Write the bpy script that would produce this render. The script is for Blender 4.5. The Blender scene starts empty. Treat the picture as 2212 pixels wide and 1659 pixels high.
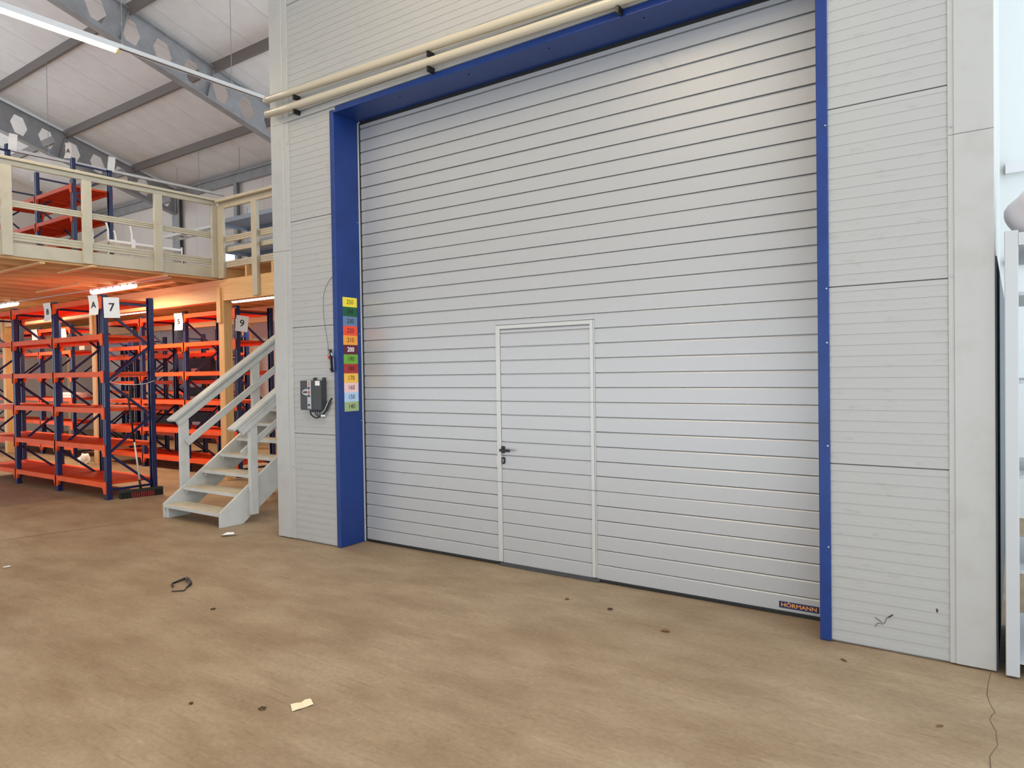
import bpy, bmesh, math, random
from mathutils import Vector, Matrix
random.seed(7)
sc = bpy.context.scene
col = sc.collection

# ------------------------------------------------------------------ camera, world, exposure
F_PX, CAM = 1543.4, Vector((5.7525, -4.9836, 1.7882))
YAW, PITCH, ROLL = 0.614448, -0.0162685, -0.0152072
fwd = Vector((-math.sin(YAW) * math.cos(PITCH), math.cos(YAW) * math.cos(PITCH), math.sin(PITCH)))
rgt = Vector((math.cos(YAW), math.sin(YAW), 0))
upv = rgt.cross(fwd)
r2 = math.cos(ROLL) * rgt + math.sin(ROLL) * upv
u2 = -math.sin(ROLL) * rgt + math.cos(ROLL) * upv
cd = bpy.data.cameras.new('camera')
cam = bpy.data.objects.new('camera', cd)
col.objects.link(cam)
cd.sensor_width = 36
cd.lens = F_PX * 36 / 2212
cd.clip_end = 200
m = Matrix((r2, u2, -fwd)).transposed().to_4x4()
m.translation = CAM
cam.matrix_world = m
sc.camera = cam

W = bpy.data.worlds.new('daylight')
sc.world = W
W.use_nodes = True
bg = W.node_tree.nodes['Background']
bg.inputs[0].default_value = (0.86, 0.95, 1.06, 1)
bg.inputs[1].default_value = 2.55
sc.view_settings.view_transform = 'Standard'
sc.view_settings.look = 'None'
sc.view_settings.exposure = 0.0
sc.view_settings.gamma = 1
sc.view_settings.use_curve_mapping = False
LAMP = (1.0, 0.74, 0.42)          # warm fluorescent tube


# ------------------------------------------------------------------ helpers
def lin(r, g, b):
    f = lambda c: (c / 255 / 12.92) if c <= 10 else ((c / 255 + .055) / 1.055) ** 2.4
    return (f(r), f(g), f(b), 1)


MATS = {}


def mat(name, rgb, rough=.5, metal=0, noise=None, spec=.5, bump=0, bscale=60, emit=0, ecol=None):
    """rgb in sRGB; noise = (second rgb, scale, contrast, stretch)"""
    if name in MATS:
        return MATS[name]
    M = bpy.data.materials.new(name)
    M.use_nodes = True
    nt = M.node_tree
    b = nt.nodes['Principled BSDF']
    b.inputs['Base Color'].default_value = lin(*rgb)
    b.inputs['Roughness'].default_value = rough
    b.inputs['Metallic'].default_value = metal
    b.inputs['Specular IOR Level'].default_value = spec
    tc = nt.nodes.new('ShaderNodeTexCoord')
    if noise:
        rgb2, sca, lo_hi, st = noise
        mp = nt.nodes.new('ShaderNodeMapping')
        mp.inputs['Scale'].default_value = st
        n = nt.nodes.new('ShaderNodeTexNoise')
        n.inputs['Scale'].default_value = sca
        n.inputs['Detail'].default_value = 6
        n.inputs['Roughness'].default_value = .6
        rmp = nt.nodes.new('ShaderNodeValToRGB')
        rmp.color_ramp.elements[0].position = lo_hi[0]
        rmp.color_ramp.elements[1].position = lo_hi[1]
        rmp.color_ramp.elements[0].color = lin(*rgb)
        rmp.color_ramp.elements[1].color = lin(*rgb2)
        nt.links.new(tc.outputs['Object'], mp.inputs[0])
        nt.links.new(mp.outputs[0], n.inputs['Vector'])
        nt.links.new(n.outputs['Fac'], rmp.inputs[0])
        nt.links.new(rmp.outputs[0], b.inputs['Base Color'])
    if bump:
        n2 = nt.nodes.new('ShaderNodeTexNoise')
        n2.inputs['Scale'].default_value = bscale
        n2.inputs['Detail'].default_value = 4
        bp = nt.nodes.new('ShaderNodeBump')
        bp.inputs['Strength'].default_value = bump
        bp.inputs['Distance'].default_value = .004
        nt.links.new(tc.outputs['Object'], n2.inputs['Vector'])
        nt.links.new(n2.outputs['Fac'], bp.inputs['Height'])
        nt.links.new(bp.outputs[0], b.inputs['Normal'])
    if emit:
        b.inputs['Emission Color'].default_value = (*(ecol or (1, 1, 1)), 1)
        b.inputs['Emission Strength'].default_value = emit
    MATS[name] = M
    return M


class MB:
    def __init__(s):
        s.v, s.f = [], []

    def add(s, vs, fs):
        o = len(s.v)
        s.v += [tuple(v) for v in vs]
        s.f += [tuple(i + o for i in f) for f in fs]
        return s

    def box(s, x0, x1, y0, y1, z0, z1):
        vs = [(x, y, z) for x in (x0, x1) for y in (y0, y1) for z in (z0, z1)]
        return s.add(vs, [(0, 1, 3, 2), (4, 6, 7, 5), (0, 4, 5, 1), (2, 3, 7, 6), (0, 2, 6, 4), (1, 5, 7, 3)])

    def prism(s, pts, a, b, axis):
        """pts: 2-D outline (ordered) in the two axes other than `axis`, extruded a..b"""
        n = len(pts)

        def P(p, t):
            q = list(p)
            q.insert(axis, t)
            return q
        vs = [P(p, a) for p in pts] + [P(p, b) for p in pts]
        fs = [tuple(range(n))[::-1], tuple(range(n, 2 * n))]
        fs += [(i, (i + 1) % n, n + (i + 1) % n, n + i) for i in range(n)]
        return s.add(vs, fs)

    def bar(s, p, q, w, h, up=(0, 0, 1)):
        p, q = Vector(p), Vector(q)
        d = (q - p).normalized()
        sd = d.cross(Vector(up))
        sd = sd.normalized() if sd.length > 1e-5 else Vector((1, 0, 0))
        u = sd.cross(d)
        vs = [c + sd * a * w / 2 + u * b * h / 2 for c in (p, q) for a, b in ((-1, -1), (1, -1), (1, 1), (-1, 1))]
        return s.add(vs, [(3, 2, 1, 0), (4, 5, 6, 7)] + [(i, (i + 1) % 4, 4 + (i + 1) % 4, 4 + i) for i in range(4)])

    def tube(s, pts, r, n=8, caps=True):
        pts = [Vector(p) for p in pts]
        rings = []
        for i, p in enumerate(pts):
            d = (pts[min(i + 1, len(pts) - 1)] - pts[max(i - 1, 0)]).normalized()
            a = d.cross(Vector((0, 0, 1)))
            a = a.normalized() if a.length > 1e-3 else d.cross(Vector((1, 0, 0))).normalized()
            b = d.cross(a)
            rr = r[i] if isinstance(r, (list, tuple)) else r
            rings.append([p + (a * math.cos(t) + b * math.sin(t)) * rr for t in [2 * math.pi * k / n for k in range(n)]])
        vs = [v for ring in rings for v in ring]
        fs = [(i * n + k, i * n + (k + 1) % n, (i + 1) * n + (k + 1) % n, (i + 1) * n + k) for i in range(len(pts) - 1) for k in range(n)]
        if caps:
            fs += [tuple(range(n))[::-1], tuple((len(pts) - 1) * n + k for k in range(n))]
        return s.add(vs, fs)

    def build(s, name, material, parent=None, smooth=False, bevel=0, props=None):
        off = Vector((0, 0, 0))
        q = parent
        while q is not None:
            off += q.location
            q = q.parent
        me = bpy.data.meshes.new(name)
        me.from_pydata([tuple(Vector(v) - off) for v in s.v], [], s.f)
        me.update()
        bm = bmesh.new()
        bm.from_mesh(me)
        bmesh.ops.recalc_face_normals(bm, faces=bm.faces)
        if bevel:
            bmesh.ops.bevel(bm, geom=bm.edges[:], offset=bevel, segments=1, affect='EDGES', clamp_overlap=True)
        bm.to_mesh(me)
        bm.free()
        if smooth:
            me.polygons.foreach_set('use_smooth', [True] * len(me.polygons))
        me.materials.append(material)
        o = bpy.data.objects.new(name, me)
        o.parent = parent
        col.objects.link(o)
        for k, v in (props or {}).items():
            o[k] = v
        return o


def tag(o, label, cat, group=None, kind=None):
    o['label'] = label
    o['category'] = cat
    if group:
        o['group'] = group
    if kind:
        o['kind'] = kind
    return o


def thing(name, label, cat, loc=(0, 0, 0), group=None, kind=None):
    o = bpy.data.objects.new(name, None)
    o.location = loc
    o.empty_display_size = .2
    col.objects.link(o)
    return tag(o, label, cat, group, kind)


def dup(o, loc, parent):
    c = o.copy()
    c.location = loc
    c.parent = parent
    col.objects.link(c)
    return c


def box(name, b, M, parent=None, bevel=0):
    return MB().box(*b).build(name, M, parent, bevel=bevel)


def text(name, s, size, M, parent, origin, ux, uy, bold=0, sx=1.0):
    """flat lettering centred on origin; ux reading direction, uy up"""
    cu = bpy.data.curves.new('txt', 'FONT')
    cu.body = s
    cu.size = size
    cu.align_x = 'CENTER'
    cu.align_y = 'CENTER'
    cu.offset = bold
    cu.resolution_u = 3
    t = bpy.data.objects.new('txt', cu)
    col.objects.link(t)
    dg = bpy.context.evaluated_depsgraph_get()
    me = bpy.data.meshes.new_from_object(t.evaluated_get(dg))
    bpy.data.objects.remove(t)
    off = Vector((0, 0, 0))
    q = parent
    while q is not None:
        off += q.location
        q = q.parent
    ux, uy, o0 = Vector(ux).normalized(), Vector(uy).normalized(), Vector(origin)
    for v in me.vertices:
        v.co = o0 + ux * v.co.x * sx + uy * v.co.y - off
    me.materials.clear()
    me.materials.append(M)
    o = bpy.data.objects.new(name, me)
    o.parent = parent
    col.objects.link(o)
    return o


# ------------------------------------------------------------------ materials
WHITE = mat('white_panel', (222, 219, 210), .42, noise=((212, 208, 197), 3, (.45, .75), (1, 1, 3)))
WALLP = mat('wall_panel_paint', (170, 169, 165), .4, noise=((150, 146, 138), 5, (.58, .82), (1.2, 1, 4)))
FLASH = mat('flashing_white', (176, 175, 170), .35, noise=((166, 163, 156), 4, (.5, .8), (1, 1, 1)))
BLUE = mat('blue_frame_paint', (28, 57, 120), .36, spec=.35, noise=((25, 50, 108), 2.5, (.4, .7), (1, 1, 1)))
DOORS = mat('door_silver_stucco', (186, 187, 187), .34, metal=.25, noise=((179, 180, 180), 40, (.3, .7), (1, 1, 8)), bump=.12, bscale=260)
ALU = mat('door_light_aluminium', (198, 198, 194), .38, metal=.25)
GAPM = mat('gap_black', (20, 20, 20), .8)
RUBBER = mat('rubber_black', (28, 29, 28), .6)
BLACKP = mat('black_plastic', (16, 16, 17), .4)
DKGREY = mat('dark_grey_housing', (52, 54, 56), .5)
LTGREY = mat('light_grey_plastic', (178, 180, 182), .5)
PIPEW = mat('pipe_cream', (190, 180, 158), .35)
STEEL = mat('grey_painted_steel', (158, 160, 162), .45, noise=((140, 141, 143), 3, (.4, .7), (1, 1, 1)))
STEELD = mat('brown_grey_steel', (120, 112, 108), .5)
ROOF = mat('roof_panel_white', (240, 240, 240), .45, noise=((230, 229, 228), 1.5, (.4, .7), (1, 1, 1)))
FARW = mat('far_wall_beige', (230, 222, 216), .6)
ORANGE = mat('orange_powder_coat', (236, 90, 26), .55, noise=((222, 80, 22), 6, (.4, .75), (1, 1, 1)), spec=.25)
ORSH = mat('orange_shelf_sheet', (226, 76, 30), .55, spec=.25, noise=((212, 68, 26), 4, (.4, .75), (1, 1, 1)))
NAVY = mat('navy_powder_coat', (20, 31, 78), .36, noise=((16, 26, 66), 8, (.4, .7), (1, 1, 1)))
WOOD = mat('spruce_wood', (228, 190, 134), .55, noise=((210, 164, 106), 3.5, (.35, .75), (.5, 9, 9)))
WOODY = mat('spruce_wood_lengthwise', (224, 184, 128), .6, noise=((204, 156, 100), 3.5, (.35, .75), (9, .5, 9)))
WOODV = mat('spruce_wood_upright', (220, 178, 120), .55, noise=((200, 150, 92), 3.5, (.35, .75), (9, 9, .5)))
OSB = mat('osb_deck', (196, 158, 108), .7, noise=((176, 136, 90), 9, (.4, .7), (1, 1, 1)))
KNOT = mat('wood_knot', (120, 70, 36), .6)
GREYP = mat('grey_painted_board', (192, 192, 187), .5, noise=((178, 176, 168), 6, (.45, .8), (1, 1, 1)))
RAILP = mat('cream_painted_rail', (190, 182, 160), .5, noise=((178, 169, 146), 5, (.45, .8), (1, 1, 1)))
TREADM = mat('worn_tread_plywood', (204, 194, 172), .6, noise=((184, 168, 138), 7, (.4, .8), (1, 1, 1)))
PAPER = mat('paper_white', (238, 236, 232), .7)
PAPERY = mat('paper_cream', (238, 222, 184), .7)
INK = mat('ink_black', (25, 24, 26), .7)
TUBE = mat('lit_tube', (255, 255, 255), .5, emit=30, ecol=(1.0, .84, .6))
TUBEW = mat('lit_diffuser', (255, 255, 255), .5, emit=9, ecol=(1.0, .93, .82))
TRUNK = mat('trunking_white', (228, 228, 226), .4)
ZINC = mat('galvanised', (170, 176, 182), .35, metal=.6)
SKYG = mat('bluish_steel', (150, 164, 182), .4)
RED = mat('red_plastic', (190, 60, 40), .5)
DARKG = mat('black_goods', (30, 30, 34), .6)
DIRT = mat('dirt_dark', (70, 54, 38), .9)
CARD = mat('cardboard', (176, 138, 96), .8)


def floor_material():
    M = bpy.data.materials.new('concrete_floor')
    M.use_nodes = True
    nt = M.node_tree
    L = nt.links.new
    b = nt.nodes['Principled BSDF']
    tc = nt.nodes.new('ShaderNodeTexCoord')

    def noise(scale, det, st=(1, 1, 1), rot=0):
        mp = nt.nodes.new('ShaderNodeMapping')
        mp.inputs['Scale'].default_value = st
        mp.inputs['Rotation'].default_value = (0, 0, rot)
        n = nt.nodes.new('ShaderNodeTexNoise')
        n.inputs['Scale'].default_value = scale
        n.inputs['Detail'].default_value = det
        n.inputs['Roughness'].default_value = .62
        L(tc.outputs['Object'], mp.inputs[0])
        L(mp.outputs[0], n.inputs['Vector'])
        return n.outputs['Fac']

    def ramp(src, els):
        r = nt.nodes.new('ShaderNodeValToRGB')
        r.color_ramp.elements[0].position, r.color_ramp.elements[0].color = els[0]
        r.color_ramp.elements[1].position, r.color_ramp.elements[1].color = els[1]
        for p, c in els[2:]:
            e = r.color_ramp.elements.new(p)
            e.color = c
        L(src, r.inputs[0])
        return r.outputs[0]

    def mix(fac, a, c, mode='MIX'):
        x = nt.nodes.new('ShaderNodeMix')
        x.data_type = 'RGBA'
        x.blend_type = mode
        if isinstance(fac, float):
            x.inputs[0].default_value = fac
        else:
            L(fac, x.inputs[0])
        L(a, x.inputs[6])
        L(c, x.inputs[7])
        return x.outputs[2]
    base = ramp(noise(.55, 5), [(.36, lin(146, 123, 94)), (.64, lin(163, 143, 117))])
    stain = ramp(noise(1.3, 8, (1, 2.2, 1), .5), [(.36, lin(134, 110, 82)), (.64, lin(172, 151, 122))])
    fine = ramp(noise(30, 8, (1, 1.3, 1), .5), [(.3, (.84, .84, .84, 1)), (.7, (1.07, 1.07, 1.07, 1))])
    scr = ramp(noise(7, 10, (.5, 6, 1), .35), [(.56, (1, 1, 1, 1)), (.70, (.78, .76, .74, 1))])
    lite = ramp(noise(4, 10, (.6, 4, 1), .9), [(.58, (1, 1, 1, 1)), (.72, (1.18, 1.17, 1.15, 1))])
    c = mix(.55, base, stain)
    for k in (fine, scr, lite):
        c = mix(1.0, c, k, 'MULTIPLY')
    L(c, b.inputs['Base Color'])
    b.inputs['Roughness'].default_value = .55
    b.inputs['Specular IOR Level'].default_value = .35
    bp = nt.nodes.new('ShaderNodeBump')
    bp.inputs['Strength'].default_value = .06
    bp.inputs['Distance'].default_value = .006
    L(noise(40, 8), bp.inputs['Height'])
    L(bp.outputs[0], b.inputs['Normal'])
    return M


FLOORM = floor_material()

# ------------------------------------------------------------------ the setting
YW = 7.3                                      # far wall
roof_z = lambda y: 8.9 - .293 * (y - 2.28)    # underside of the purlins


def struct(name, label, cat='wall', loc=(0, 0, 0)):
    return thing(name, label, cat, loc, kind='structure')


fl = box('floor', (-21, 8, -8, 8, -.2, 0), FLOORM)
tag(fl, 'worn brown-grey concrete floor with stains and a crack', 'floor', kind='structure')


def strip(pts, w, name, M, parent, z=.0012):
    mb = MB()
    n = len(pts)
    vs = []
    for i, (x, y) in enumerate(pts):
        a, c = Vector(pts[max(i - 1, 0)]), Vector(pts[min(i + 1, n - 1)])
        d = (c - a).normalized()
        p = Vector((-d.y, d.x)) * (w * random.uniform(.6, 1.2)) / 2
        vs += [(x + p.x, y + p.y, z), (x - p.x, y - p.y, z)]
    mb.add(vs, [(2 * i, 2 * i + 1, 2 * i + 3, 2 * i + 2) for i in range(n - 1)])
    return mb.build(name, M, parent)


CRACK = mat('crack_dark', (96, 80, 62), .9)
strip([(5.628, -.02), (5.62, -.2), (5.618, -.36), (5.632, -.47), (5.66, -.588), (5.648, -.62), (5.639, -.69), (5.652, -.75), (5.668, -.81), (5.672, -.9),
       (5.677, -.96), (5.66, -1.04), (5.649, -1.099), (5.655, -1.2), (5.66, -1.5)], .004, 'crack', CRACK, fl)
strip([(-3.9, -3.6), (-3.5, -1.8), (-3.33, -1.01), (-3.2, -.18), (-3.05, .6)], .012, 'floor_joint', CRACK, fl)

# door wall: rows of ribbed sandwich panels on a core
wf = struct('wall_front', 'white ribbed panel wall around the big blue-framed door')
XL, XR, XC0, XC1 = -.67, 5.445, 0.0, 4.764
JZ = [.012, 1.165, 2.308, 3.451, 4.606, 5.78, 6.93, 8.08, 9.3]


def ribbed(x0, x1, z0, z1):
    """panel face at y = 0 with shallow horizontal ribs 35 mm wide"""
    pts = [(.03, z0 + .002), (0, z0 + .004)]
    z, k = z0 + .004, 0
    while z + .035 < z1 - .01:
        z += .0345
        if k % 2 == 0:
            pts += [(0, z), (.0028, z + .0012)]
        else:
            pts += [(.0028, z), (0, z + .0012)]
        k += 1
    last = pts[-1][0]
    pts += [(last, z1 - .004), (.03, z1 - .002)]
    return MB().prism(pts, x0, x1, 0)


for i in range(len(JZ) - 1):
    z0, z1 = JZ[i], JZ[i + 1]
    if z1 <= 4.61:
        ribbed(XL, XC0 + .02, z0, z1).build('panel', WALLP, wf)
        ribbed(XC1 - .02, XR, z0, z1).build('panel', WALLP, wf)
        if i == 3:
            ribbed(XC0 + .02, XC1 - .02, 4.49, z1).build('panel', WALLP, wf)
    else:
        ribbed(XL, XR, z0, z1).build('panel', WALLP, wf)
MB().box(-.95, .035, .028, .36, 0.0, 9.3).box(4.72, 5.63, .028, .5, 0, 9.3).box(.035, 4.72, .028, .5, 4.53, 9.3).build('wall_core', FLASH, wf)
# side of the block facing the side room
box('end_panel', (5.628, 5.652, .02, 1.9, 0, 9.3), FLASH, wf)
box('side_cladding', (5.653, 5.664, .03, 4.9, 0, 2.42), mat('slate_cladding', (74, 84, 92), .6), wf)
box('end_panel', (-.965, -.95, .02, .36, 0, 9.3), FLASH, wf)


def corner_trim(name, label, x0, x1, flange_left):
    t = struct(name, label, 'trim')
    for z0, z1 in ((.01, 3.15), (3.152, 6.2), (6.202, 9.3)):
        s = 1 if z0 < 1 else 0
        MB().box(x0, x1, -.012, .02, z0, z1).build('flashing', FLASH, t, bevel=.003)
        if flange_left:
            MB().box(x0 - .03, x0 + .002, -.006, .02, z0, z1).build('flange', FLASH, t, bevel=.002)
        else:
            MB().box(x1 - .002, x1 + .085, -.006, .02, z0, z1).build('flange', FLASH, t, bevel=.002)
    xs = x0 - .012 if flange_left else x1 + .06
    for z in (.8, 1.9, 2.32, 3.2, 4.3):
        MB().tube([(xs, -.005, z), (xs, -.011, z)], .007, 8).build('rivet', ZINC, t)
    return t


corner_trim('trim_1', 'white metal corner flashing at the wall end beside the stairs', -.968, -.755, False)
corner_trim('trim_2', 'white metal corner flashing at the wall end beside the white cabinet', 5.455, 5.655, True)

# blue door frame
bf = struct('trim_3', 'blue painted steel frame lining the big door opening', 'trim')
mb = MB()
mb.box(0, .055, -.014, .03, .004, 4.50)
mb.prism([(.05, -.014), (.06, -.014), (.045, .345), (.03, .345)], .004, 4.49, 2)
mb.build('jamb', BLUE, bf, bevel=.003)
mb = MB()
mb.box(4.695, 4.764, -.014, .03, .004, 4.50)
mb.box(4.70, 4.712, -.012, .345, .004, 4.49)
mb.build('jamb', BLUE, bf, bevel=.003)
box('lintel', (.06, 4.70, -.006, .345, 4.468, 4.485), BLUE, bf, bevel=.002)
mb = MB()
mb.box(.09, 4.765, -.018, .0, 4.473, 4.524)
mb.box(.06, 4.75, -.026, -.012, 4.462, 4.476)
mb.build('lintel_flange', BLUE, bf, bevel=.002)
for z in (.62, 1.28, 1.95, 2.3, 3.35):
    MB().tube([(4.752, -.012, z), (4.752, -.02, z)], .006, 8).build('screw', ZINC, bf)
for z in (.9, 2.15, 3.0, 4.3):
    MB().tube([(.02, -.012, z), (.02, -.02, z)], .005, 8).build('screw', DKGREY, bf)
for z in (1.3, 2.22, 3.4):
    MB().tube([(.044, .3, z), (.055, .3, z)], .005, 8).build('screw', ZINC, bf)
for x in (.9, 1.75, 2.6, 3.45):
    MB().tube([(x, .09, 4.468), (x, .09, 4.462)], .007, 8).build('screw', GAPM, bf)

# sectional door
YD, Z0, P = .354, .027, .125
d1 = struct('door_1', 'large silver-grey ribbed sectional door with a small wicket door in it', 'door', (2.35, YD, 0))


def slat(x0, x1, za, zb, parent, deep=.006):
    pts = [(YD + .02, za + .001), (YD, za + .0015), (YD, zb - deep - .010), (YD + .007, zb - deep), (YD + .02, zb - deep + .001)]
    return MB().prism(pts, x0, x1, 0).build('slat', DOORS, parent)


WX0, WX1, WX2, WX3 = 1.812, 1.858, 2.802, 2.846
WT0, WT1 = 2.188, 2.222
wk = MB().box(WX0, WX3, YD + .021, YD + .03, .03, WT1).build('wicket_door', DOORS, d1, props={'label': 'small walk-through door set in the big door'})
for k in range(36):
    za, zb = Z0 + k * P, Z0 + (k + 1) * P
    dp = .003 if (k + 1) % 6 == 0 and k != 29 else .0055
    if k == 29:
        dp = .008
    if k >= 18:
        slat(.058, 4.70, za, zb, d1, dp)
        continue
    slat(.058, WX0 - .001, za, zb, d1, dp)
    slat(WX3 + .001, 4.70, za, zb, d1, dp)
    if k < 17:
        slat(WX1 + .003, WX2, za, zb, wk, dp)
    else:
        slat(WX1 + .003, WX2, za, WT0 - .002, wk, .002)
        slat(WX0, WX3, WT1 + .004, zb, d1, dp)
box('backing_sheet', (.05, 4.71, YD + .03, YD + .06, .03, 4.52), DOORS, d1)
for z0, z1 in ((.034, Z0 + 6 * P - .004), (Z0 + 6 * P, Z0 + 12 * P - .004), (Z0 + 12 * P, WT1)):
    for x0, x1 in ((WX0, WX1), (WX2, WX3 - .012), (WX3 - .008, WX3)):   # an open 4 mm gap beside the hinge-side bar
        mb = MB().box(x0, x1, YD - .010, YD + .018, z0, z1 if z1 < 2 else WT1)
        mb.build('frame_bar', ALU, wk, bevel=.002)
MB().box(WX1, WX2, YD - .010, YD + .018, WT0, WT1).build('frame_bar', ALU, wk, bevel=.002)
# handle and key plate
mb = MB()
mb.prism([(1.862, 1.052), (1.870, 1.042), (1.890, 1.042), (1.898, 1.052), (1.898, 1.100), (1.890, 1.110), (1.870, 1.110), (1.862, 1.100)], YD - .012, YD, 1)
mb.tube([(1.880, YD - .01, 1.075), (1.880, YD - .055, 1.075)], .011, 8)
mb.bar((1.872, YD - .052, 1.075), (1.985, YD - .052, 1.073), .016, .024)
mb.build('door_handle', BLACKP, wk, bevel=.002)
pts = [(1.880 + .0185 * math.cos(a), (.99 if math.sin(a) > 0 else .96) + .0185 * math.sin(a)) for a in [2 * math.pi * (i + .5) / 12 for i in range(12)]]
MB().prism(pts, YD - .010, YD, 1).build('key_plate', BLACKP, wk)
MB().tube([(1.880, YD - .008, .983), (1.880, YD - .013, .983)], .0075, 10).box(1.8765, 1.8835, YD - .013, YD - .008, .958, .98).build('lock_cylinder', ZINC, wk)
MB().box(1.798, 1.812, YD - .006, YD + .005, .93, 1.012).build('strike_plate', ALU, wk)
# seals
MB().box(.05, 4.70, YD - .004, YD + .03, .003, .018).box(.05, 4.70, YD - .012, YD + .02, .016, .027).build('bottom_seal', RUBBER, d1)
MB().prism([(YD - .03, .002), (YD - .012, .03), (YD, .03), (YD, .002)], WX0 + .02, WX3 + .03, 0).build('threshold', DKGREY, d1)
MB().box(.040, .058, YD - .012, YD + .02, .01, 4.46).build('edge_seal', RUBBER, d1)
MB().box(.0455, .050, YD - .03, YD - .012, .01, 4.46).build('edge_strip', ALU, d1)
MB().box(.058, 4.70, YD - .006, YD + .0, 4.44, 4.47).build('top_seal', RUBBER, d1)
# maker's plate
sg = tag(box('brand_plate', (4.338, 4.612, YD - .003, YD, .050, .097), mat('plate_navy', (22, 34, 78), .4), None), 'dark blue plate with orange lettering low on the big door', 'sign')
text('lettering', 'HÖRMANN', .040, mat('letter_orange', (222, 152, 84), .5), sg, (4.475, YD - .0036, .0725), (1, 0, 0), (0, 0, 1), bold=.0010, sx=1.2)

# ceiling: sandwich roof panels, purlins and castellated rafters
ce = struct('ceiling', 'sloping white panelled roof on brown purlins and castellated rafters', 'ceiling')
YR = -9.0
x = -21.0
i = 0
pan = None
while x < 7.5:
    if pan is None:
        x0, x1 = x + .006, x + .994
        vs = []
        for y in (YR, YW + .3):
            zr = roof_z(y) + .2
            vs += [(x0, y, zr), (x1, y, zr), (x1, y, zr + .08), (x0, y, zr + .08)]
        pan = MB().add(vs, [(0, 1, 2, 3), (7, 6, 5, 4), (0, 4, 5, 1), (1, 5, 6, 2), (2, 6, 7, 3), (3, 7, 4, 0)]).build('roof_panel', ROOF, ce)
    else:
        dup(pan, (i * 1.0, 0, 0), ce)
    x += 1.0
    i += 1
mb = MB()
vs = []
for y in (YR, YW + .3):
    zr = roof_z(y) + .205
    vs += [(-21, y, zr), (8, y, zr), (8, y, zr + .1), (-21, y, zr + .1)]
mb.add(vs, [(0, 1, 2, 3), (7, 6, 5, 4), (0, 4, 5, 1), (1, 5, 6, 2), (2, 6, 7, 3), (3, 7, 4, 0)]).build('roof_deck', mat('joint_grey', (150, 146, 142), .7), ce)
for k in range(-6, 3):
    y = 2.28 + 1.81 * k
    z = roof_z(y)
    MB().prism([(y - .035, z), (y + .035, z), (y + .035, z + .012), (y - .022, z + .012), (y - .022, z + .198), (y + .02, z + .198), (y + .02, z + .21), (y - .035, z + .21)],
               -21, 8, 0).build('purlin', STEELD, ce)


def rafter(xc):
    """I-section with a row of hexagonal web openings, following the roof slope"""
    depth, pitch, tf = .77, .645, .02
    ya, yb = -7.9, 7.1
    top = lambda y: roof_z(y) + .1
    bot = lambda y: top(y) - depth
    mb = MB()
    # web as quads around each hexagon
    y = 2.315 - pitch * 15
    while y < yb:
        a, c = y - pitch / 2, y + pitch / 2
        zc = lambda yy: (top(yy) + bot(yy)) / 2
        hexo = [(-.115, -.235), (.115, -.235), (.235, 0), (.115, .235), (-.115, .235), (-.235, 0)]
        hexo = [(dy * .84, dz) for dy, dz in hexo]
        hp = [(y + dy, zc(y + dy) + dz) for dy, dz in hexo]
        A, B, Cc, D = (a, bot(a)), (c, bot(c)), (c, top(c)), (a, top(a))
        L, Rr = (a, zc(a)), (c, zc(c))
        P2 = [A, (y, bot(y)), B, Rr, Cc, (y, top(y)), D, L] + hp
        f = [(0, 1, 8), (1, 9, 8), (1, 2, 9), (2, 3, 10, 9), (3, 4, 11, 10), (4, 5, 11), (5, 12, 11), (5, 6, 12), (6, 7, 13, 12), (7, 0, 8, 13)]
        for s in (-.006, .006):
            mb.add([(xc + s, py, pz) for py, pz in P2], f)
        n = 6
        mb.add([(xc + s, py, pz) for s in (-.006, .006) for py, pz in hp], [(k, (k + 1) % n, n + (k + 1) % n, n + k) for k in range(n)])
        y += pitch
    for fn, sg_ in ((top, -1), (bot, 1)):
        vs = []
        for yy in (ya, yb):
            z = fn(yy)
            vs += [(xc - .1, yy, z), (xc + .1, yy, z), (xc + .1, yy, z + sg_ * tf), (xc - .1, yy, z + sg_ * tf)]
        mb.add(vs, [(0, 1, 2, 3), (7, 6, 5, 4), (0, 4, 5, 1), (1, 5, 6, 2), (2, 6, 7, 3), (3, 7, 4, 0)])
    r = mb.build('rafter', STEEL, ce)
    for k in range(-5, 3):
        y = 2.28 + 1.81 * k - .2
        MB().bar((xc, y, bot(y) + .02), (xc, y + .18, top(y + .18) - .02), .19, .012, (0, 1, 0)).build('stiffener', STEEL, r)
    return r


for xr in (-15.44, -8.44, 5.56):
    if xr < 5:
        rafter(xr)

# far wall in two-metre panels with a window, eaves beam and steel columns
wb = struct('wall_back', 'pinkish beige panel wall at the far end under the eaves')
WIN = (-13.75, -12.4, 5.05, 5.55)
xs = [-21, -20, -18.9, -17.8, -16.7, -15.6, -14.5, WIN[0], WIN[1], -11.2, -10.1, -9.0, -7.9, -6.8, -5.7, -4.6, -3.5, -2.4, -1.3, -.2, .9, 2, 3.1, 4.2, 5.3, 6.4, 7.5, 8.6, 9.7]
for a, b_ in zip(xs[:-1], xs[1:]):
    if (a, b_) == (WIN[0], WIN[1]):
        box('wall_panel', (a + .004, b_ - .004, YW, YW + .1, 0, WIN[2]), FARW, wb)
        box('wall_panel', (a + .004, b_ - .004, YW, YW + .1, WIN[3], 7.75), FARW, wb)
    else:
        box('wall_panel', (a + .004, b_ - .004, YW, YW + .1, 0, 7.75 if a < -7.95 else 3.3), FARW, wb)
MB().box(-21, 9.7, YW - .10, YW, 7.28, 7.55).build('eaves_beam', STEEL, wb)
MB().box(-21, 9.7, YW - .16, YW - .09, 7.52, 7.58).build('eaves_flange', STEEL, wb)
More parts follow.
